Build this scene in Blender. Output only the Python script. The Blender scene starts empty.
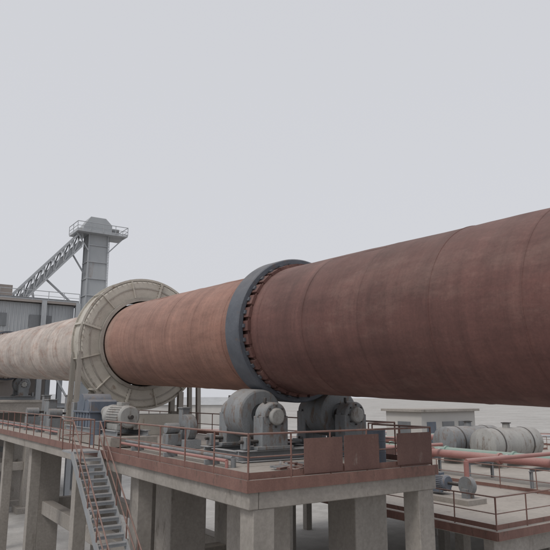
import bpy, math, random
import bmesh
from mathutils import Vector, Matrix, noise
random.seed(7)
S=bpy.context.scene
V=Vector
# ------------------------------------------------------------------ materials
def newmat(name):
    m=bpy.data.materials.new(name); m.use_nodes=True
    nt=m.node_tree; nt.nodes.clear()
    o=nt.nodes.new('ShaderNodeOutputMaterial'); b=nt.nodes.new('ShaderNodeBsdfPrincipled')
    nt.links.new(b.outputs[0],o.inputs[0])
    return m,nt,b
def N(nt,t,**k):
    n=nt.nodes.new(t)
    for a,v in k.items(): setattr(n,a,v)
    return n
def ramp(nt,stops,inp,interp='LINEAR'):
    r=N(nt,'ShaderNodeValToRGB'); r.color_ramp.interpolation=interp
    cr=r.color_ramp
    while len(cr.elements)<len(stops): cr.elements.new(0.5)
    for e,(p,c) in zip(cr.elements,stops):
        e.position=p; e.color=(c[0],c[1],c[2],1) if len(c)==3 else c
    nt.links.new(inp,r.inputs[0]); return r
def noisetex(nt,vec,scale,detail=6,rough=.6,mapscale=None):
    if mapscale:
        mp=N(nt,'ShaderNodeMapping'); mp.inputs['Scale'].default_value=mapscale
        nt.links.new(vec,mp.inputs[0]); vec=mp.outputs[0]
    n=N(nt,'ShaderNodeTexNoise'); n.inputs['Scale'].default_value=scale
    n.inputs['Detail'].default_value=detail; n.inputs['Roughness'].default_value=rough
    nt.links.new(vec,n.inputs['Vector']); return n
def mixc(nt,fac,a,b,mode='MIX'):
    m=N(nt,'ShaderNodeMix',data_type='RGBA',blend_type=mode)
    if isinstance(fac,(int,float)): m.inputs[0].default_value=fac
    else: nt.links.new(fac,m.inputs[0])
    for i,x in ((6,a),(7,b)):
        if isinstance(x,tuple): m.inputs[i].default_value=(*x,1)
        else: nt.links.new(x,m.inputs[i])
    return m.outputs[2]
def dustfac(nt,tc,amt,scale=2.0,lo=.2):
    g=N(nt,'ShaderNodeNewGeometry'); s=N(nt,'ShaderNodeSeparateXYZ'); nt.links.new(g.outputs['Normal'],s.inputs[0])
    up=ramp(nt,[(lo,(0,0,0)),(1,(1,1,1))],s.outputs[2])
    nz=noisetex(nt,tc,scale,8,.7); nr=ramp(nt,[(.3,(.25,.25,.25)),(.7,(1,1,1))],nz.outputs[0])
    f=mixc(nt,1.0,up.outputs[0],nr.outputs[0],'MULTIPLY')
    return mixc(nt,1.0,f,(amt,amt,amt),'MULTIPLY')
DUST=(.42,.37,.33)
def paint(name,c1,c2,rust=None,rustamt=.5,scale=1.2,rough=.7,metal=0,bump=.15,stretch=(1,1,.35),bscale=30,dust=.55):
    m,nt,b=newmat(name)
    tc=N(nt,'ShaderNodeTexCoord').outputs['Object']
    n1=noisetex(nt,tc,scale,8,.65,stretch)
    r=ramp(nt,[(.3,c1),(.7,c2)],n1.outputs[0]); col=r.outputs[0]
    if rust:
        n2=noisetex(nt,tc,scale*2.3,10,.7,stretch)
        rr=ramp(nt,[(rustamt,(0,0,0)),(min(.99,rustamt+.12),(1,1,1))],n2.outputs[0])
        col=mixc(nt,rr.outputs[0],col,rust)
    nf=noisetex(nt,tc,bscale,6,.7)
    d=ramp(nt,[(.25,(.75,.75,.75)),(.75,(1.12,1.12,1.12))],nf.outputs[0])
    col=mixc(nt,1.0,col,d.outputs[0],'MULTIPLY')
    if dust: col=mixc(nt,dustfac(nt,tc,dust),col,DUST)
    nt.links.new(col,b.inputs['Base Color'])
    b.inputs['Roughness'].default_value=rough; b.inputs['Metallic'].default_value=metal
    bp=N(nt,'ShaderNodeBump'); bp.inputs['Strength'].default_value=bump; bp.inputs['Distance'].default_value=.02
    nt.links.new(nf.outputs[0],bp.inputs['Height']); nt.links.new(bp.outputs[0],b.inputs['Normal'])
    return m
M={}
M['conc']=paint('concrete',(.27,.25,.225),(.40,.37,.34),(.17,.15,.13),.6,.5,.9,bump=.4,bscale=9)
M['conc_top']=paint('concrete_dusty',(.33,.30,.27),(.45,.42,.38),(.2,.17,.15),.60,.5,.95,bump=.3,bscale=7,stretch=(1,1,1))
M['rail']=paint('railing_brown_paint',(.17,.09,.075),(.25,.14,.115),(.12,.08,.065),.55,2.5,.7)
M['panel']=paint('rusty_sheet',(.13,.07,.062),(.21,.12,.10),(.30,.25,.22),.60,.9,.75)
M['tyre']=paint('tyre_steel',(.075,.085,.105),(.13,.142,.165),(.14,.10,.085),.58,1.5,.6,metal=.1,stretch=(1,1,1),dust=.35)
M['cover']=paint('cover_beige_paint',(.42,.39,.34),(.58,.55,.49),(.26,.20,.155),.58,.8,.75,stretch=(1,1,1),dust=.3)
M['cover_d']=paint('cover_flange_paint',(.30,.28,.25),(.42,.39,.35),(.2,.155,.12),.56,1,.75,dust=.3)
M['mach']=paint('machine_grey_paint',(.17,.18,.19),(.26,.275,.285),(.17,.125,.10),.52,2,.7)
M['machw']=paint('machine_pale_grey_paint',(.28,.28,.27),(.40,.40,.385),(.2,.165,.14),.54,2,.7)
M['machb']=paint('machine_blue_paint',(.10,.125,.16),(.16,.185,.23),(.19,.16,.14),.54,2,.65)
M['dark']=paint('greasy_dark_steel',(.035,.033,.032),(.08,.07,.065),None,.5,2,.5,dust=.3)
M['steel']=paint('structural_steel_grey',(.24,.255,.27),(.34,.355,.37),(.20,.16,.14),.60,1,.75)
M['far_steel']=paint('dusty_haze_pale_steel',(.36,.38,.40),(.46,.48,.50),(.32,.29,.27),.60,1,.8,dust=.3)  # distance haze painted in as a paler steel colour, plus dust on top
M['clad']=paint('cladding_bluegrey_hazed',(.37,.39,.41),(.47,.49,.505),(.32,.28,.26),.60,.35,.8,dust=.3)  # blue-grey lightened so the cladding colour carries the distance haze
M['cladb']=paint('cladding_brown',(.27,.24,.225),(.36,.325,.30),(.22,.18,.16),.6,.35,.85)
M['redpipe']=paint('red_pipe',(.36,.17,.155),(.43,.22,.20),None,.5,1,.65)
M['green']=paint('green_pipe',(.22,.34,.29),(.28,.40,.35),None,.5,.5,.7)
M['wall']=paint('plaster_wall',(.46,.45,.43),(.56,.545,.525),(.40,.38,.36),.62,.2,.9)
M['glass']=paint('dusty_glass',(.14,.15,.16),(.2,.21,.22),None,.5,1,.3,dust=0)
M['asph']=paint('asphalt_dusty',(.11,.105,.10),(.17,.165,.155),(.24,.22,.2),.55,.3,.95,bscale=12,stretch=(1,1,1),dust=.5)

def kilnmat():
    m,nt,b=newmat('kiln_shell_rust')
    tc=N(nt,'ShaderNodeTexCoord').outputs['Object']
    sp=N(nt,'ShaderNodeSeparateXYZ'); nt.links.new(tc,sp.inputs[0]); z=sp.outputs[2]
    def mth(op,a,bv=None):
        n=N(nt,'ShaderNodeMath',operation=op)
        if isinstance(a,(int,float)): n.inputs[0].default_value=a
        else: nt.links.new(a,n.inputs[0])
        if bv is not None:
            if isinstance(bv,(int,float)): n.inputs[1].default_value=bv
            else: nt.links.new(bv,n.inputs[1])
        return n.outputs[0]
    big=noisetex(nt,tc,.35,6,.6)
    zj=mth('ADD',z,mth('MULTIPLY',mth('SUBTRACT',big.outputs[0],.5),2.0))
    t=mth('DIVIDE',zj,70)
    r=ramp(nt,[(0,(.125,.060,.053)),(.17,(.13,.062,.054)),(.228,(.135,.066,.058)),(.240,(.26,.138,.106)),(.33,(.31,.175,.138)),(.40,(.35,.205,.165)),(.425,(.42,.33,.285)),(.5,(.50,.45,.41)),(1,(.49,.44,.41))],t)
    col=r.outputs[0]
    pn=noisetex(nt,tc,1.1,10,.75,(1,1,.6))
    pf=ramp(nt,[(.50,(0,0,0)),(.66,(1,1,1))],pn.outputs[0])
    ff=ramp(nt,[(.42,(0,0,0)),(.48,(.8,.8,.8))],t)
    col=mixc(nt,mixc(nt,1.0,pf.outputs[0],ff.outputs[0],'MULTIPLY'),col,(.35,.22,.17))
    wn0=noisetex(nt,tc,.8,12,.78,(1,1,.45)); wr0=ramp(nt,[(.50,(0,0,0)),(.78,(.30,.30,.30))],wn0.outputs[0])
    col=mixc(nt,wr0.outputs[0],col,(.36,.26,.22))
    sn=noisetex(nt,tc,1.6,10,.72,(1,1,.25))
    sr=ramp(nt,[(.28,(.72,.70,.70)),(.5,(1,1,1)),(.75,(1.25,1.23,1.21))],sn.outputs[0])
    col=mixc(nt,1.0,col,sr.outputs[0],'MULTIPLY')
    rn=noisetex(nt,tc,.9,8,.7,(.25,.25,2.6))
    rr=ramp(nt,[(.3,(.72,.71,.71)),(.7,(1.2,1.18,1.16))],rn.outputs[0])
    col=mixc(nt,1.0,col,rr.outputs[0],'MULTIPLY')
    c=mth('FLOOR',mth('DIVIDE',z,2.2))
    wn=N(nt,'ShaderNodeTexWhiteNoise',noise_dimensions='1D'); nt.links.new(c,wn.inputs['W'])
    cr=ramp(nt,[(0,(.92,.92,.92)),(1,(1.07,1.06,1.06))],wn.outputs['Value'])
    col=mixc(nt,1.0,col,cr.outputs[0],'MULTIPLY')
    fr=mth('ABSOLUTE',mth('SUBTRACT',mth('FRACT',mth('DIVIDE',z,2.2)),.5))
    wr=ramp(nt,[(.470,(1,1,1)),(.5,(.80,.78,.78))],fr)
    col=mixc(nt,.5,col,wr.outputs[0],'MULTIPLY')
    fn=noisetex(nt,tc,14,8,.75)
    fr2=ramp(nt,[(.3,(.80,.80,.80)),(.7,(1.13,1.13,1.13))],fn.outputs[0])
    col=mixc(nt,1.0,col,fr2.outputs[0],'MULTIPLY')
    col=mixc(nt,dustfac(nt,tc,.22,.7,.1),col,(.42,.34,.30))
    nt.links.new(col,b.inputs['Base Color'])
    b.inputs['Roughness'].default_value=.78
    bp=N(nt,'ShaderNodeBump'); bp.inputs['Strength'].default_value=.25; bp.inputs['Distance'].default_value=.02
    nt.links.new(fn.outputs[0],bp.inputs['Height']); nt.links.new(bp.outputs[0],b.inputs['Normal'])
    return m
M['kiln']=kilnmat()
def groundmat():
    m,nt,b=newmat('dusty_ground')
    tc=N(nt,'ShaderNodeTexCoord').outputs['Object']
    a=noisetex(nt,tc,.05,8,.6); c=noisetex(nt,tc,.6,10,.7); f=noisetex(nt,tc,9,6,.7)
    r=ramp(nt,[(.3,(.37,.355,.335)),(.7,(.51,.495,.475))],a.outputs[0])
    r2=ramp(nt,[(.3,(.74,.73,.72)),(.65,(1.05,1.05,1.05))],c.outputs[0])
    r3=ramp(nt,[(.3,(.84,.84,.84)),(.65,(1.05,1.05,1.05))],f.outputs[0])
    col=mixc(nt,1.0,mixc(nt,1.0,r.outputs[0],r2.outputs[0],'MULTIPLY'),r3.outputs[0],'MULTIPLY')
    nt.links.new(col,b.inputs['Base Color']); b.inputs['Roughness'].default_value=.95
    bp=N(nt,'ShaderNodeBump'); bp.inputs['Strength'].default_value=.4; bp.inputs['Distance'].default_value=.04
    nt.links.new(c.outputs[0],bp.inputs['Height']); nt.links.new(bp.outputs[0],b.inputs['Normal'])
    return m
M['ground']=groundmat()

# ------------------------------------------------------------------ builder
class MB:
    def __init__(s): s.v=[];s.f=[];s.mi=[];s.mats=[]
    def m(s,k):
        if k not in s.mats: s.mats.append(k)
        return s.mats.index(k)
    def add(s,vs,fs,k):
        o=len(s.v); s.v+= [tuple(x) for x in vs]; i=s.m(k)
        for f in fs: s.f.append([o+a for a in f]); s.mi.append(i)
    def box(s,c,d,k,R=None):
        c=V(c); hx,hy,hz=d[0]/2,d[1]/2,d[2]/2
        vs=[V((x,y,z)) for x in(-hx,hx) for y in(-hy,hy) for z in(-hz,hz)]
        if R is not None: vs=[R@v for v in vs]
        s.add([c+v for v in vs],[(0,1,3,2),(4,6,7,5),(0,4,5,1),(2,3,7,6),(0,2,6,4),(1,5,7,3)],k)
    def bb(s,x0,x1,y0,y1,z0,z1,k): s.box(((x0+x1)/2,(y0+y1)/2,(z0+z1)/2),(abs(x1-x0),abs(y1-y0),abs(z1-z0)),k)
    def frame(s,a,b,up=V((0,0,1))):
        z=(b-a).normalized()
        if abs(z.dot(up))>.98: up=V((0,1,0))
        x=up.cross(z).normalized(); y=z.cross(x)
        return Matrix((x,y,z)).transposed()
    def beam(s,a,b,w,h,k):
        a=V(a);b=V(b);R=s.frame(a,b); s.box((a+b)/2,(w,h,(b-a).length),k,R)
    def ibeam(s,a,b,w,h,k):
        a=V(a);b=V(b);R=s.frame(a,b);L=(b-a).length;c=(a+b)/2;t=.03
        s.box(c,(t,h-2*t-.004,L),k,R)
        s.box(c+R@V((0,h/2-t/2,0)),(w,t,L),k,R); s.box(c-R@V((0,h/2-t/2,0)),(w,t,L),k,R)
    def lathe(s,prof,k,Mx,n=48,a0=0,a1=2*math.pi,closed=False,fn=None):
        full=abs(a1-a0-2*math.pi)<1e-6; cols=n if full else n+1
        vs=[];P=len(prof)
        for j in range(cols):
            a=a0+(a1-a0)*j/n; ca,sa=math.cos(a),math.sin(a)
            for (r,z) in prof:
                rr=r+(fn(a,z) if fn else 0)
                vs.append(Mx@V((rr*ca,rr*sa,z)))
        fs=[]
        rng=P if closed else P-1
        for j in range(n):
            j2=(j+1)%cols
            for i in range(rng):
                i2=(i+1)%P
                fs.append((j*P+i,j2*P+i,j2*P+i2,j*P+i2))
        s.add(vs,fs,k)
    def tube(s,a,b,r,k,n=12,r2=None,cap=True):
        a=V(a);b=V(b);R=s.frame(a,b).to_4x4(); R.translation=a; L=(b-a).length
        if r2 is None:r2=r
        pr=[(r,0),(r2,L)]
        if cap: pr=[(0.0005,0)]+pr+[(0.0005,L)]
        s.lathe(pr,k,R,n)
    def obj(s,name,parent=None,mw=None,bevel=0,smooth=35):
        me=bpy.data.meshes.new(name); me.from_pydata(s.v,[],s.f)
        for k in s.mats: me.materials.append(M[k])
        me.polygons.foreach_set('material_index',s.mi)
        me.polygons.foreach_set('use_smooth',[True]*len(s.f))
        bm=bmesh.new(); bm.from_mesh(me); bmesh.ops.recalc_face_normals(bm,faces=bm.faces); bm.to_mesh(me); bm.free()
        me.set_sharp_from_angle(angle=math.radians(smooth))
        o=bpy.data.objects.new(name,me); S.collection.objects.link(o)
        if mw is not None: o.matrix_world=mw
        if parent: o.parent=parent
        if bevel:
            b=o.modifiers.new('bevel','BEVEL'); b.width=bevel; b.segments=2; b.limit_method='ANGLE'
        return o
def empty(name):
    e=bpy.data.objects.new(name,None); S.collection.objects.link(e); return e

# ------------------------------------------------------------------ layout
CAMZ=10.0
KX=11.7; KZ=11.52; SL=.036
def kz(y): return KZ+SL*y
ax=V((0,1,SL)).normalized(); xx=V((1,0,0)); yy=ax.cross(xx)
KM=Matrix((xx,yy,ax)).transposed().to_4x4(); KM.translation=V((KX,0,KZ))
I4=Matrix.Identity(4)
R=2.0; DECK=8.2
TY=16.4; GY=29.6; RT=2.29

kiln=empty('rotary_kiln')
b=MB()
prof=[]; z=-9.0
while z<68: prof.append((R,z)); z+=.25
def fnk(a,z): 
    return .014*noise.noise(V((math.cos(a)*1.2,math.sin(a)*1.2,z*.5)))+.008*noise.noise(V((0,5,z*1.7)))
b.lathe(prof,'kiln',I4,128,fn=fnk)
for i in range(-4,31):
    zc=2.2*i
    b.lathe([(R-.015,zc-.03),(R+.005,zc-.016),(R+.008,zc),(R+.005,zc+.016),(R-.015,zc+.03)],'kiln',I4,128)
    a=(i*2.1)%(2*math.pi)
    b.box(V((math.cos(a)*(R+.001),math.sin(a)*(R+.001),zc+1.1)),(.018,.03,2.12),'kiln',Matrix.Rotation(a,3,'Z'))
b.lathe([(R,-9),(R-.3,-9)],'kiln',I4,96)
b.obj('shell',kiln,mw=KM)
def tyre(y,par):
    L=y/ax.y
    b=MB(); w=.40; ro=RT; ri=2.10
    b.lathe([(ri,L-w+.02),(ri+.02,L-w),(ro-.03,L-w),(ro,L-w+.03),(ro,L+w-.03),(ro-.03,L+w),(ri+.02,L+w),(ri,L+w-.02)],'tyre',I4,128,closed=True)
    n=32
    for i in range(n):
        a=2*math.pi*i/n; Rm=Matrix.Rotation(a,3,'Z')
        b.box(Rm@V((R+.05,0,L)),(.10,.30,1.3),'kiln',Rm)
        for sgn in(-1,1):
            b.box(Rm@V((R+.09,0,L+sgn*(w+.06))),(.13,.11,.10),'tyre',Rm)
    for sgn in(-1,1):
        b.lathe([(R-.01,L+sgn*(w+.22)),(R+.05,L+sgn*(w+.22)),(R+.05,L+sgn*(w+.17)),(R-.01,L+sgn*(w+.17))],'kiln',I4,96,closed=True)
    b.obj('riding_ring',par,mw=KM)
tyre(TY,kiln)
tyre(62.5,kiln)
b=MB(); L=GY; W=.6; RO=3.12; RI=2.18
for i in range(90):
    a=2*math.pi*i/90; Rm=Matrix.Rotation(a,3,'Z')
    b.box(Rm@V((2.82,0,L)),(.14,.10,.6),'dark',Rm)
b.lathe([(2.5,L-.3),(2.76,L-.3),(2.76,L+.3),(2.5,L+.3)],'dark',I4,90,closed=True)
for i in range(12):
    a=2*math.pi*i/12; Rm=Matrix.Rotation(a,3,'Z')
    b.box(Rm@V((2.25,0,L)),(.56,.5,.04),'dark',Rm)
b.obj('girth_gear',kiln,mw=KM)

cov=empty('girth_gear_cover')
b=MB()
b.lathe([(RI,L-W),(RI+.12,L-W-.05),(RO-.10,L-W),(RO,L-W+.1),(RO,L+W-.1),(RO-.10,L+W),(RI+.12,L+W+.05),(RI,L+W),(RI,L+W-.02),(RO-.14,L+W-.03),(RO-.03,L+W-.12),(RO-.03,L-W+.12),(RO-.14,L-W+.03),(RI,L-W+.02)],'cover',I4,72,closed=True)
b.lathe([(RI-.10,L-W-.16),(RI+.06,L-W-.16),(RI+.06,L-W+.01),(RI-.10,L-W+.01)],'cover_d',I4,72,closed=True)
b.lathe([(2.04,L+W-.10),(2.5,L+W-.10),(2.5,L+W-.06),(2.04,L+W-.06)],'cover_d',I4,72,closed=True)
b.lathe([(2.70,L-W-.055),(2.76,L-W-.055),(2.76,L-W-.01),(2.70,L-W-.01)],'cover_d',I4,72,closed=True)
for e in(-1,1):
    zc=L+e*(W-.06)
    b.lathe([(RO-.01,zc-.03),(RO+.09,zc-.03),(RO+.09,zc+.03),(RO-.01,zc+.03)],'cover',I4,72,closed=True)
n=12
for i in range(n):
    a=2*math.pi*(i+.5)/n; Rm=Matrix.Rotation(a,3,'Z')
    big=(i%3==0); t=.10 if big else .04
    b.box(Rm@V(((RI+RO)/2+.06,0,L-W-.05)),(RO-RI-.06,t,.11),'cover' ,Rm)
    b.box(Rm@V((RO+.045,0,L)),(.11,t,2*W-.20),'cover',Rm)
    if big:
        for j in range(6):
            for sg in(-1,1): b.box(Rm@V((RI+.15+j*.14,sg*.09,L-W-.04)),(.04,.04,.06),'cover_d',Rm)
for i in range(72):
    a=2*math.pi*i/72; Rm=Matrix.Rotation(a,3,'Z')
    b.box(Rm@V((RO-.06,0,L-W-.02)),(.035,.035,.05),'cover_d',Rm)
b.obj('housing',cov,mw=KM,smooth=30)
b=MB(); yc=GY
for sx in(-1,1):
    x=KX+sx*2.1
    for dy in(-.5,.5):
        b.ibeam((x,yc+dy,DECK+.02),(x,yc+dy,kz(yc)-2.35),.25,.25,'cover_d')
        b.ibeam((x+sx*1.05,yc+dy,DECK+.02),(x+sx*.95,yc+dy,kz(yc)-.5),.2,.2,'cover_d')
    b.beam((x,yc-.6,9.2),(x,yc+.6,9.2),.15,.15,'cover_d')
b.bb(KX-1.9,KX+1.9,yc-.9,yc+.9,DECK+.01,DECK+.95,'cover')
b.obj('support_legs',cov)

def roller_station(y,deck):
    e=empty('support_roller_station'); b=MB()
    th=math.radians(30); rr=.74; d=RT+rr
    for sg in(-1,1):
        cx=KX+sg*d*math.sin(th); cz=kz(y)-d*math.cos(th)
        Mx=KM.copy(); Mx.translation=V((cx,y,cz))
        w=.5
        b.lathe([(.12,-w+.1),(.30,-w+.08),(.32,-w),(.68,-w),(rr,-w+.04),(rr,w-.04),(.68,w),(.32,w),(.30,w-.08),(.12,w-.1)],'mach',Mx,48)
        b.lathe([(.001,-1.35),(.16,-1.35),(.16,1.35),(.001,1.35)],'dark',Mx,24)
        for e2 in(-1,1):
            yb=y+e2*1.02; zb=cz+SL*e2*1.02
            M2=KM.copy(); M2.translation=V((cx,yb,zb))
            b.lathe([(.001,-.26),(.36,-.26),(.40,-.22),(.40,.22),(.36,.26),(.001,.26)],'mach',M2,32)
            b.lathe([(.001,e2*.26),(.24,e2*.26),(.24,e2*.36),(.20,e2*.40),(.001,e2*.40)],'machw',M2,24)
            for q in range(8):
                aq=q*math.pi/4
                b.box(V((cx+.3*math.cos(aq),yb+e2*.28,zb+.3*math.sin(aq))),(.05,.06,.05),'dark')
            b.bb(cx-.44,cx+.44,yb-.24,yb+.24,deck+.36,zb,'mach')
            b.bb(cx-.62,cx+.62,yb-.28,yb+.28,deck+.33,deck+.42,'mach')
            b.bb(cx-.46,cx+.46,yb-.05,yb+.05,zb-.02,zb+.06,'mach')
            b.tube((cx-.2,yb,zb+.36),(cx-.2,yb,zb+.52),.05,'dark')
            for q in(-1,1): b.tube((cx+q*.53,yb,deck+.42),(cx+q*.53,yb,deck+.50),.045,'dark',6)
            b.box((cx+sg*.85,yb,deck+.52),(.16,.3,.34),'mach'); b.tube((cx+sg*.42,yb,deck+.55),(cx+sg*1.05,yb,deck+.55),.05,'dark')
    for q in(-1,1):
        b.ibeam((KX-2.6,y+q*1.02,deck+.17),(KX+2.6,y+q*1.02,deck+.17),.5,.31,'steel')
    for xq in(-2.4,-.7,.7,2.4):
        b.ibeam((KX+xq,y-.75,deck+.16),(KX+xq,y+.75,deck+.16),.2,.24,'steel')
    b.bb(KX-2.5,KX-.9,y-.6,y+.6,deck+.05,deck+.09,'dark')
    b.obj('rollers_and_bearings',e,bevel=.012)
roller_station(TY,DECK)
roller_station(62.5,DECK+1.5)

def motor(b,c,L,r,mat='machw'):
    x,y,z=c; Mx=Matrix.Rotation(-math.pi/2,4,'X'); Mx.translation=V((x,y,z))
    b.lathe([(.001,0),(r*.8,0),(r*.95,.06),(r*.95,L*.78),(r,L*.78),(r,L-.04),(r*.85,L),(.001,L)],mat,Mx,32)
    for i in range(28):
        a=2*math.pi*i/28
        if -2.2<math.atan2(math.sin(a),math.cos(a))<-.95: continue
        Rm=Matrix.Rotation(a,3,'Y')
        b.box(V((x,y+L*.42,z))+Rm@V((r*.98,0,0)),(r*.12,L*.66,.018),mat,Rm)
    b.box((x,y+L*.4,z+r*1.05),(r*.7,L*.3,r*.35),mat)
    for q in(-1,1): b.box((x+q*r*.75,y+L*.4,z-r*.85),(r*.4,L*.6,r*.5),mat)
    b.tube((x,y-.25,z),(x,y,z),r*.18,'dark')
dr=empty('kiln_drive_unit'); b=MB()
dx=KX-2.9; zb=DECK; o_=-3.3
b.bb(dx-.9,dx+.9,25.6+o_,32.6+o_,zb+.01,zb+.35,'conc')
b.ibeam((dx-.6,25.8+o_,zb+.46),(dx-.6,32.3+o_,zb+.46),.2,.22,'steel'); b.ibeam((dx+.6,25.8+o_,zb+.46),(dx+.6,32.3+o_,zb+.46),.2,.22,'steel')
b.bb(dx-.62,dx+.62,29.0+o_,31.0+o_,zb+.57,zb+1.15,'machb')
b.bb(dx-.70,dx+.70,28.9+o_,31.1+o_,zb+1.15,zb+1.22,'machb')
b.bb(dx-.58,dx+.58,29.05+o_,30.95+o_,zb+1.22,zb+1.60,'machb')
b.tube((dx-.6,30.3+o_,zb+1.5),(dx+.6,30.3+o_,zb+1.5),.42,'machb',32); b.tube((dx-.6,29.5+o_,zb+1.4),(dx+.6,29.5+o_,zb+1.4),.28,'machb',24)
for i in range(5): b.bb(dx-.66,dx-.62,29.2+o_+i*.4,29.24+o_+i*.4,zb+.58,zb+1.14,'machb')
b.tube((dx,31.0+o_,zb+1.18),(dx,32.9+o_,zb+1.3),.13,'dark'); b.tube((dx,31.3+o_,zb+1.18),(dx,31.7+o_,zb+1.2),.3,'machw',24)
b.box((dx,32.4+o_,zb+1.1),(.7,.4,.9),'mach')
b.tube((dx,28.2+o_,zb+1.18),(dx,29.0+o_,zb+1.18),.1,'dark'); b.tube((dx,28.4+o_,zb+1.18),(dx,28.8+o_,zb+1.18),.24,'machw',24)
motor(b,(dx,26.2+o_,zb+1.05),1.9,.44)
b.obj('motor_and_gearbox',dr,bevel=.01)
def blower(x,y,z0,s=1.0):
    e=empty('cooling_fan'); b=MB()
    Mx=Matrix.Rotation(math.pi/2,4,'Y'); Mx.translation=V((x,y,z0+.95*s))
    b.lathe([(.001,-.2*s),(.62*s,-.2*s),(.62*s,.2*s),(.3*s,.2*s),(.28*s,.3*s),(.001,.24*s)],'mach',Mx,40)
    b.box((x,y+.42*s,z0+1.5*s),(.38*s,.4*s,.7*s),'mach'); b.box((x,y+.42*s,z0+1.87*s),(.48*s,.5*s,.05),'mach')
    b.box((x,y,z0+.22*s),(.9*s,1.1*s,.42*s),'steel')
    b.tube((x-.2*s,y,z0+.95*s),(x-.5*s,y,z0+.95*s),.06,'dark')
    b.tube((x-.5*s,y,z0+.95*s),(x-1.15*s,y,z0+.95*s),.24*s,'mach',20)
    b.box((x-.8*s,y,z0+.45*s),(.7*s,.6*s,.5*s),'mach')
    b.obj('blower',e,bevel=.01)
blower(KX-1.6,20.6,DECK,.75)
blower(KX-2.0,33.6,DECK,1.0)
blower(KX-2.2,37.6,DECK,1.0)
blower(KX+1.9,20.6,DECK,.8)

def pier(y0,y1,x0,x1,top,name='concrete_pier'):
    e=empty(name); b=MB()
    b.bb(x0,x1,y0,y1,top-1.1,top,'conc')
    b.bb(x0-.12,x1+.12,y0-.12,y1+.12,top-.22,top-.03,'conc_top')
    for xc in(x0+1.0,x1-1.0):
        for yc in(y0+.9,y1-.9):
            b.bb(xc-.65,xc+.65,yc-.65,yc+.65,.02,top-1.1,'conc')
            b.bb(xc-1.1,xc+1.1,yc-1.1,yc+1.1,-.2,.5,'conc')
    for yc in(y0+.9,y1-.9): b.bb(x0+1.65,x1-1.65,yc-.3,yc+.3,3.6,4.3,'conc')
    for xc in(x0+1.0,x1-1.0): b.bb(xc-.3,xc+.3,y0+1.55,y1-1.55,3.55,4.25,'conc')
    b.obj('cap_and_columns',e,bevel=.03)
PX1=14.5
pier(14.6,21.4,8.85,PX1,DECK)
pier(22.0,39.2,8.85,PX1,DECK)
pier(59.5,65.9,8.85,15.1,DECK+1.5)

def railing(b,pts,h=1.0,sp=1.5,mat='rail',r=.022,toe=True,mids=(.5,)):
    for a,c in zip(pts[:-1],pts[1:]):
        a=V(a);c=V(c);L=(c-a).length;n=max(1,round(L/sp))
        for i in range(n+1):
            p=a.lerp(c,i/n); b.tube(p,p+V((random.uniform(-.015,.015),random.uniform(-.015,.015),h)),r,mat,8)
        for hh in(*mids,h): b.tube(a+V((0,0,hh)),c+V((0,0,hh)),r*(1.1 if hh==h else .8),mat,8)
        if toe: b.beam(a+V((0,0,.1)),c+V((0,0,.1)),.012,.15,mat)
wk=empty('elevated_walkway')
b=MB()
FY=12.0; FX=13.3
b.bb(7.35,8.7,FY,66,DECK-.18,DECK-.02,'conc_top')
b.bb(8.703,FX,FY,14.45,DECK-.18,DECK-.021,'conc_top')
b.bb(7.40,7.65,FY+.02,66,DECK-.62,DECK-.184,'conc')
b.bb(8.40,8.65,14.5,66,DECK-.62,DECK-.184,'conc')
b.bb(7.66,FX-.02,FY+.02,FY+.3,DECK-.62,DECK-.184,'conc')
b.bb(FX-.3,FX-.021,FY+.31,14.4,DECK-.62,DECK-.184,'conc')
for yy_ in [19.5,26,33.5,40,46.5,53,59.5,65.5]:
    b.bb(7.66,8.39,yy_-.2,yy_+.2,DECK-.66,DECK-.19,'conc')
    b.bb(7.78,8.28,yy_-.25,yy_+.25,0,DECK-.66,'conc')
    b.bb(7.5,8.56,yy_-.5,yy_+.5,-.2,.35,'conc')
for xq in(7.8,12.9):
    b.bb(xq-.28,xq+.28,FY+.04,FY+.6,0,DECK-.62,'conc'); b.bb(xq-.6,xq+.6,FY-.2,FY+.9,-.2,.35,'conc')
b.obj('slab_and_columns',wk,bevel=.02)
b=MB(); zr=DECK-.02
railing(b,[(7.42,FY+.1,zr),(7.42,21.6,zr)])
railing(b,[(7.42,22.7,zr),(7.42,65.8,zr)],toe=False)
railing(b,[(7.42,FY+.1,zr),(FX-.07,FY+.1,zr),(FX-.07,14.4,zr)],sp=1.2)
b.beam((7.33,FY-.02,DECK-.12),(7.33,66,DECK-.12),.03,.26,'rail')
b.beam((7.3,FY-.03,DECK-.12),(FX+.02,FY-.03,DECK-.12),.03,.26,'rail')
b.obj('railings',wk)
pr=empty('pier_guard_railing'); b=MB()
railing(b,[(FX,14.65,DECK),(PX1-.08,14.65,DECK),(PX1-.08,21.3,DECK)])
railing(b,[(PX1-.08,22.2,DECK),(PX1-.08,39.1,DECK)])
for i,(xa,xb,h) in enumerate([(8.9,10.1,.80),(10.12,11.3,.84),(11.9,13.2,.80)]):
    b.box(((xa+xb)/2,FY+.06,DECK+.44+.01*i),(xb-xa-.04,.012,h),'panel')
b.obj('railings_and_panels',pr)

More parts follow.
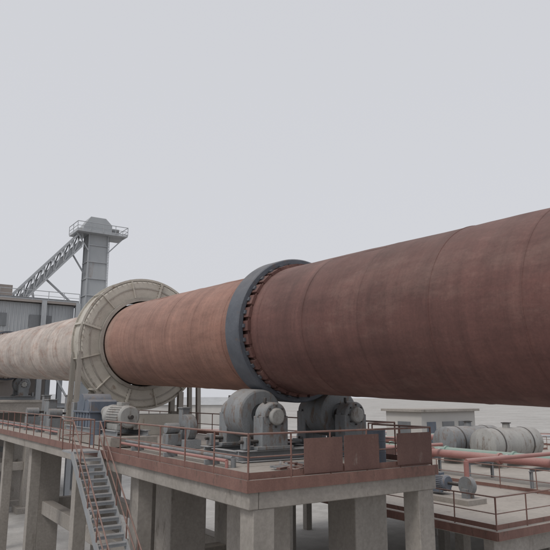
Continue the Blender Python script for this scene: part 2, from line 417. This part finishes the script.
ct=empty('pipe_run'); b=MB()
b.tube((8.5,14.6,DECK+.22),(8.5,65,DECK+.22),.07,'mach',10); b.tube((8.3,14.6,DECK+.16),(8.3,65,DECK+.16),.045,'redpipe',10)
b.tube((8.5,14.6,DECK+.22),(8.5,14.6,DECK-.03),.07,'mach',10); b.tube((8.3,14.6,DECK+.16),(8.3,14.6,DECK-.03),.045,'redpipe',10)
for i in range(19): b.box((8.4,15.6+i*2.7,DECK+.05),(.45,.07,.13),'steel')
b.obj('pipes',ct)
sc=empty('scrap_pile'); b=MB(); rs=random.Random(11)
for i in range(26):
    x=rs.uniform(9.2,11.0); y=rs.uniform(12.8,14.2); L_=rs.uniform(.15,.8); a=rs.uniform(0,3.14)
    b.box((x,y,DECK+.02+rs.uniform(0,.05)),(L_,rs.uniform(.04,.12),.05),rs.choice(['panel','steel','dark']),Matrix.Rotation(a,3,'Z'))
b.obj('offcuts',sc)
for (x,y,zz) in((12.6,13.6,DECK),(8.1,24.4,DECK)):
    od=empty('oil_drum'); b=MB(); Mx=Matrix.Translation((x,y,zz-.018))
    b.lathe([(.001,.86),(.27,.86),(.285,.88),(.29,.87),(.285,.84),(.285,.60),(.295,.59),(.285,.58),(.285,.30),(.295,.29),(.285,.28),(.285,.02),(.29,0),(.001,0)],'machb',Mx,32)
    b.obj('drum',od)

st=empty('steel_staircase'); b=MB()
x0,x1=6.35,7.25; rise=8.0/40; go=.24
b.bb(x0,7.3,21.6,22.8,DECK-.08,DECK-.02,'steel')
def flight(xa,xb,ya,za,dirn,n):
    for i in range(1,n+1):
        y=ya+dirn*go*i; z=za-rise*i
        b.box(((xa+xb)/2,y,z),(xb-xa-.05,.25,.03),'steel'); b.box(((xa+xb)/2,y+dirn*.11,z-.05),(xb-xa-.05,.012,.07),'steel')
    for x in(xa,xb):
        b.beam((x,ya,za-.05),(x,ya+dirn*go*(n+.5),za-rise*(n+.5)-.05),.05,.24,'steel')
        a=V((x,ya,za)); c=V((x,ya+dirn*go*n,za-rise*n))
        for k in range(6):
            p=a.lerp(c,k/5); b.tube(p,p+V((0,0,1.0)),.022,'rail',8)
        for h in(.5,1.0): b.tube(a+V((0,0,h)),c+V((0,0,h)),.024,'rail',8)
flight(x0,x1,21.6,DECK-.03,-1,20)
zl=DECK-.03-rise*20; yl=21.6-go*20
b.bb(x0-1.0,x1+.05,yl-1.3,yl-.1,zl-.26,zl-.2,'steel')
flight(x0-1.0,x0-.1,yl-.1,zl-.2,1,19)
railing(b,[(x0,21.6,DECK-.02),(x0,22.8,DECK-.02),(7.3,22.8,DECK-.02)],sp=1,toe=False)
railing(b,[(x0-1,yl-.1,zl-.2),(x0-1,yl-1.3,zl-.2),(x1,yl-1.3,zl-.2),(x1,yl-.1,zl-.2)],sp=1,toe=False)
for x in(x0-.95,x1):
    b.ibeam((x,yl-.2,0),(x,yl-.2,zl-.27),.14,.14,'steel'); b.ibeam((x,yl-1.2,0),(x,yl-1.2,zl-.27),.14,.14,'steel')
b.obj('stair',st)

def cabinet(x,y,z,mat='machw'):
    e=empty('control_cabinet'); b=MB()
    b.box((x,y,z+.85),(.45,.9,1.5),mat); b.box((x,y,z+1.63),(.55,1.0,.05),mat); b.box((x,y,z+.05),(.4,.85,.1),'dark')
    for q in(-1,1):
        b.box((x-.23,y+q*.22,z+.85),(.02,.41,1.4),mat); b.box((x-.25,y+q*.05,z+.9),(.03,.02,.16),'dark')
    b.obj('cabinet_body',e,bevel=.01)
cabinet(9.3,31.0,DECK); cabinet(9.3,36.2,DECK,'mach')

# ------------------------------------------------------------------ lower service platform on the far side of the kiln
lp=empty('lower_service_platform'); b=MB()
LX0,LX1,LY0,LY1,LZ=17.0,50.0,13.0,41.0,5.9
b.bb(LX0,LX1,LY0,LY1,LZ-.3,LZ,'conc_top')
for y in range(0,5):
    yq=LY0+.4+y*(LY1-LY0-.8)/4
    b.bb(LX0+.05,LX1-.05,yq-.2,yq+.2,LZ-.85,LZ-.303,'conc')
    for x in range(0,6):
        xq=LX0+.5+x*(LX1-LX0-1)/5
        b.bb(xq-.25,xq+.25,yq-.25,yq+.25,0,LZ-.85,'conc')
b.obj('slab_and_columns',lp,bevel=.02)
b=MB()
railing(b,[(LX0+.1,LY1,LZ),(LX0+.1,LY0+.1,LZ),(LX1,LY0+.1,LZ)],sp=1.6)
railing(b,[(LX0+.1,LY1-.1,LZ),(LX1-.1,LY1-.1,LZ),(LX1-.1,LY0+.1,LZ)],sp=1.8)
railing(b,[(25,LY0+.2,LZ),(25,30,LZ),(46,30,LZ)],sp=1.8)
b.beam((LX0-.02,LY0,LZ-.14),(LX0-.02,LY1,LZ-.14),.03,.26,'rail')
b.beam((LX0,LY0-.02,LZ-.14),(LX1,LY0-.02,LZ-.14),.03,.26,'rail')
b.obj('railings',lp)
b=MB()
for off,zz,r,k in[(0,1.15,.20,'redpipe'),(.6,1.1,.15,'far_steel'),(1.15,1.15,.22,'green')]:
    b.tube((26.5+off,LY0+.6,LZ+zz),(26.5+off,33,LZ+zz),r,k,16); b.tube((26.5+off,33,LZ+zz),(48,33+off,LZ+zz),r,k,16)
    for j in range(5): b.tube((26.5+off,15.5+j*4.3,LZ+zz),(26.5+off,15.62+j*4.3,LZ+zz),r+.07,k,16)
for j in range(6):
    y=14.5+j*3.5
    b.ibeam((26.1,y,LZ+.8),(28.1,y,LZ+.8),.15,.16,'steel')
    for x in(26.2,28.0): b.ibeam((x,y,LZ),(x,y,LZ+.72),.12,.12,'steel')
for j in range(5):
    x=30+j*4
    b.ibeam((x,32.7,LZ+.8),(x,34.5,LZ+.8),.15,.16,'steel')
    for y in(32.8,34.4): b.ibeam((x,y,LZ),(x,y,LZ+.72),.12,.12,'steel')
b.obj('pipework',empty('process_pipework'))
def htank(x,y,L_,r,mat):
    e=empty('storage_tank'); b=MB(); Mx=Matrix.Rotation(math.pi/2,4,'Y'); Mx.translation=V((x,y,LZ+r+.35))
    b.lathe([(.001,-L_/2-r*.35),(r*.6,-L_/2-r*.25),(r,-L_/2),(r,L_/2),(r*.6,L_/2+r*.25),(.001,L_/2+r*.35)],mat,Mx,40)
    for q in(-.3,.3):
        b.box((x+q*L_,y,LZ+.35),(.25,r*1.7,.7),'conc')
        b.lathe([(r,q*L_-.05),(r+.02,q*L_-.05),(r+.02,q*L_+.05),(r,q*L_+.05)],'dark',Mx,40,closed=True)
    b.tube((x,y,LZ+2*r+.3),(x,y,LZ+2*r+.65),.22,mat,20); b.tube((x,y,LZ+2*r+.6),(x,y,LZ+2*r+.65),.3,'dark',20)
    b.obj('tank_body',e)
htank(33.5,24.5,4.6,.95,'machw'); htank(33.5,27.4,4.6,.95,'mach')
# small switch room
rm=empty('switch_room'); b=MB()
b.bb(38,44.5,35.6,39.6,LZ,LZ+2.9,'wall'); b.bb(37.7,44.8,35.3,39.9,LZ+2.9,LZ+3.1,'conc')
b.bb(38.6,39.6,35.55,35.62,LZ+.02,LZ+2.1,'machb'); b.bb(40.4,41.8,35.54,35.62,LZ+1.0,LZ+2.1,'glass'); b.bb(42.4,43.8,35.54,35.62,LZ+1.0,LZ+2.1,'glass')
b.bb(37.94,38.02,36.8,38.2,LZ+1.0,LZ+2.1,'glass'); b.bb(40.3,41.9,35.5,35.6,LZ+.92,LZ+.99,'conc')
b.obj('room',rm)
for (x,y) in((20.5,17.0),(21.6,23.5),(23,29.5)):
    e=empty('pump_set'); b=MB()
    b.box((x,y+.9,LZ+.1),(1.1,2.8,.2),'conc'); motor(b,(x,y+.9,LZ+.66),1.2,.32,'machb')
    b.tube((x,y+.1,LZ+.66),(x,y+.7,LZ+.66),.07,'dark'); b.tube((x-.12,y-.05,LZ+.66),(x+.12,y-.05,LZ+.66),.36,'mach',28)
    b.tube((x,y-.05,LZ+.9),(x,y-.05,LZ+1.6),.1,'redpipe',14); b.tube((x,y-.05,LZ+1.6),(26.5,y-.05,LZ+1.6),.09,'redpipe',14); b.box((x,y-.05,LZ+.35),(.4,.3,.4),'mach')
    b.obj('pump_and_motor',e,bevel=.008)

# ------------------------------------------------------------------ kiln inlet building
bd=empty('kiln_inlet_building'); b=MB()
X0,X1,Y0,Y1=8.2,19.2,66.5,77
for x in(X0,(X0+X1)/2+2,X1):
    for y in(Y0,(Y0+Y1)/2,Y1): b.ibeam((x,y,0),(x,y,19.8),.5,.5,'far_steel')
for zf in(5,9,14.6,19.8):
    for y in(Y0,Y1): b.ibeam((X0,y,zf),(X1,y,zf),.3,.5,'far_steel')
    for x in(X0,X1): b.ibeam((x,Y0,zf),(x,Y1,zf),.3,.5,'far_steel')
b.bb(X0-.6,X1+.6,Y0-.6,Y1+.6,14.9,15.1,'far_steel')
b.bb(X0-.6,X1+.6,Y0-.6,Y1+.6,8.9,8.97,'far_steel')
b.bb(X0+.3,X1-.3,Y0+.3,Y1-.3,15.1,19.5,'clad')
i=X0+.4
while i<X1-.4:
    b.bb(i,i+.1,Y0+.24,Y0+.3,15.15,19.45,'clad'); i+=.35
i=Y0+.5
while i<Y1-.4:
    b.bb(X0+.24,X0+.3,i,i+.1,15.15,19.45,'clad'); i+=.35
b.bb(X0-.2,X1+.2,Y0-.2,Y1+.2,19.55,19.8,'cladb')
b.bb(X0+1,X0+4,Y0+.18,Y0+.235,17,18.3,'glass'); b.bb(X0+6.2,X0+8.4,Y0+.18,Y0+.235,17,18.3,'glass')
b.bb(KX-3,KX+3,67.2,73,9.0,14.4,'cladb'); b.tube((KX,66.0,kz(66)),(KX,67.2,kz(67.2)),2.5,'cladb',40)
b.bb(X0+.4,X1-.4,Y1-.5,Y1-.3,0,14.8,'cladb')
for (a,c) in [((X0,Y0,0),(X1,Y0,5)),((X1,Y0,9),(KX+4,Y0,14.6)),((X0,Y0,9),(X0,Y1,14.6)),((X0,Y1,0),(X0,Y0,5))]:
    b.beam(a,c,.18,.18,'far_steel')
for zz in(15.1,19.8):
    railing(b,[(X0-.1,Y0-.1,zz),(X1+.1,Y0-.1,zz)],mat='far_steel',r=.035); railing(b,[(X0-.1,Y0-.1,zz),(X0-.1,Y1,zz)],mat='far_steel',r=.035)
b.bb(X0+.8,X0+4.6,Y0+1.5,Y0+5,19.8,21.4,'cladb'); b.tube((X0+2.6,Y0+3,21.4),(X0+2.6,Y0+3,22.6),.5,'far_steel',24)
b.obj('frame_and_cladding',bd)

be=empty('bucket_elevator'); b=MB()
EX,EY=22.5,72.0; ET=29.0
Ew=1.1
b.bb(EX-Ew,EX+Ew,EY-.9,EY+.9,0,ET,'clad')
z=1.5
while z<ET:
    b.bb(EX-Ew-.12,EX+Ew+.12,EY-1.02,EY+1.02,z,z+.12,'far_steel'); z+=2.0
for q in(-1,1):
    for w in(-1,1): b.beam((EX+q*(Ew+.03),EY+w*.93,0),(EX+q*(Ew+.03),EY+w*.93,ET),.14,.14,'far_steel')
hd=[(-1.9,0),(-1.9,.7),(-1.1,1.95),(.7,1.95),(1.5,1.2),(1.5,0)]
vs=[(EX+p[0],EY-1.1,ET+p[1]) for p in hd]+[(EX+p[0],EY+1.1,ET+p[1]) for p in hd]
k=len(hd)
b.add(vs,[tuple(range(k)),tuple(range(2*k-1,k-1,-1))]+[(i,(i+1)%k,(i+1)%k+k,i+k) for i in range(k)],'clad')
b.bb(EX-2.8,EX+3.2,EY-1.9,EY+1.6,ET-.15,ET-.01,'far_steel')
railing(b,[(EX-2.8,EY-1.9,ET),(EX+3.2,EY-1.9,ET),(EX+3.2,EY+1.6,ET)],mat='far_steel',r=.04); railing(b,[(EX-2.8,EY-1.9,ET),(EX-2.8,EY+1.6,ET)],mat='far_steel',r=.04)
for q in(-2.6,3.0): b.beam((EX+q,EY-1.0,ET-.15),(EX+(1.15 if q>0 else -1.15),EY-1.0,ET-2.2),.12,.12,'far_steel')
b.bb(EX+1.6,EX+2.6,EY-.5,EY+.5,ET,ET+1.0,'mach')
for q in(0,.45): b.beam((EX+Ew+.35,EY-.5+q,0),(EX+Ew+.35,EY-.5+q,ET),.05,.05,'far_steel')
for i in range(88): b.tube((EX+Ew+.35,EY-.5,.5+i*.32),(EX+Ew+.35,EY-.05,.5+i*.32),.015,'far_steel',6)
b.obj('casing_and_head',be)
ic=empty('inclined_conveyor'); b=MB()
A=V((EX-1.9,EY,ET+.2)); C=V((12.6,EY,19.9))
def gp(t,dy,dz): return A.lerp(C,t)+V((0,dy,dz))
for dy in(-.8,.8):
    for dz in(0,-1.9): b.beam(gp(0,dy,dz),gp(1,dy,dz),.2,.2,'far_steel')
    n=8
    for i in range(n):
        b.beam(gp(i/n,dy,0),gp((i+1)/n,dy,-1.9),.12,.12,'far_steel'); b.beam(gp(i/n,dy,0),gp(i/n,dy,-1.9),.12,.12,'far_steel')
for i in range(13):
    t=i/12; b.beam(gp(t,-.8,-1.9),gp(t,.8,-1.9),.1,.1,'far_steel')
b.beam(gp(0,0,-1.4),gp(1,0,-1.4),1.3,.55,'clad')
b.beam(gp(0,0,-.1),gp(1,0,-.1),1.7,.12,'clad')
b.beam(gp(.1,0,-1.9),(EX-Ew,EY,ET-5),.16,.16,'far_steel')
b.beam(gp(.45,0,-1.9),(EX-Ew,EY,ET-9.5),.2,.2,'far_steel')
b.beam((16,EY,19.8),gp(.62,0,-1.8),.2,.2,'far_steel')
b.obj('truss_and_belt',ic)

pk=empty('pipe_rack'); b=MB()
P0=V((100,16,0)); P1=V((36,90,0)); dv=(P1-P0).normalized(); nv=V((-dv.y,dv.x,0)); Lp=(P1-P0).length
n=13
for i in range(n):
    p=P0+dv*(Lp*i/(n-1))
    for s_ in(-1,1): b.ibeam(p+nv*s_*.9,p+nv*s_*.9+V((0,0,4.9)),.2,.2,'far_steel')
    for zz in(3.6,4.9): b.ibeam(p-nv*1.3+V((0,0,zz)),p+nv*1.3+V((0,0,zz)),.2,.25,'far_steel')
for off,z,r,k in[(-.8,3.95,.17,'redpipe'),(0,3.9,.14,'far_steel'),(.6,3.95,.2,'green'),(-.7,5.2,.2,'redpipe'),(.5,5.2,.16,'far_steel')]:
    b.tube(P0+nv*off+V((0,0,z)),P1+nv*off+V((0,0,z)),r,k,16)
b.obj('pipes_and_trestles',pk)

def shed(x,y,rot,L,Wd,h,roof,wall,name='industrial_shed'):
    e=empty(name); b=MB()
    b.bb(-L/2,L/2,-Wd/2,Wd/2,0,h,wall)
    rh=Wd*.14
    b.add([(-L/2-.5,-Wd/2-.6,h-.05),(L/2+.5,-Wd/2-.6,h-.05),(L/2+.5,0,h+rh),(-L/2-.5,0,h+rh),(-L/2-.5,Wd/2+.6,h-.05),(L/2+.5,Wd/2+.6,h-.05)],[(0,1,2,3),(3,2,5,4),(0,3,4),(1,5,2)],roof)
    b.bb(-L*.1,-L*.1+4,-Wd/2-.08,-Wd/2+.02,.02,h*.5,roof)
    o=b.obj('walls_and_roof',e); e.location=(x,y,0); e.rotation_euler=(0,0,rot)
shed(105,225,math.radians(-25),60,20,7,'clad','wall')
shed(24,220,math.radians(-10),70,20,8,'clad','wall')

b=MB(); b.add([(-3000,-3000,0),(3000,-3000,0),(3000,3000,0),(-3000,3000,0)],[(0,1,2,3)],'ground'); b.obj('ground')
rd=MB()
rd.bb(-3.5,3.5,-60,240,-.1,.004,'asph')
for q in(-1,1): rd.bb(q*3.65-.15,q*3.65+.15,-60,240,-.1,.13,'conc')
o=rd.obj('road'); o.location=(-3.0,0,0)

w=bpy.data.worlds.new('World'); S.world=w; w.use_nodes=True; nt=w.node_tree; nt.nodes.clear()
el,rot=math.radians(52),math.radians(250)
sky=N(nt,'ShaderNodeTexSky',sky_type='NISHITA'); sky.sun_disc=False; sky.sun_elevation=el; sky.sun_rotation=rot
sky.dust_density=6; sky.air_density=1
hs=N(nt,'ShaderNodeHueSaturation'); hs.inputs['Saturation'].default_value=.35
nt.links.new(sky.outputs[0],hs.inputs['Color'])
b1=N(nt,'ShaderNodeBackground'); b1.inputs[1].default_value=.10; nt.links.new(hs.outputs[0],b1.inputs[0])
b2=N(nt,'ShaderNodeBackground'); b2.inputs[0].default_value=(.725,.735,.775,1); b2.inputs[1].default_value=1
mx=N(nt,'ShaderNodeMixShader'); mx.inputs[0].default_value=.82
nt.links.new(b1.outputs[0],mx.inputs[1]); nt.links.new(b2.outputs[0],mx.inputs[2])
wo=N(nt,'ShaderNodeOutputWorld'); nt.links.new(mx.outputs[0],wo.inputs[0])
sd=bpy.data.lights.new('sun','SUN'); sd.energy=1.1; sd.angle=math.radians(14); sd.color=(1,.96,.9)
so=bpy.data.objects.new('sun',sd); S.collection.objects.link(so)
ds=V((math.sin(rot)*math.cos(el),math.cos(rot)*math.cos(el),math.sin(el)))
so.rotation_euler=ds.to_track_quat('Z','Y').to_euler(); so.location=(0,0,60)
cd=bpy.data.cameras.new('camera'); cam=bpy.data.objects.new('camera',cd); S.collection.objects.link(cam)
cd.sensor_width=36; cd.lens=620/550*36; cd.clip_start=.1; cd.clip_end=6000
cam.location=(0,0,CAMZ); cam.rotation_euler=(math.radians(90+11.1),0,math.radians(-33.9))
S.camera=cam
S.view_settings.view_transform='Standard'; S.view_settings.look='None'; S.view_settings.exposure=0
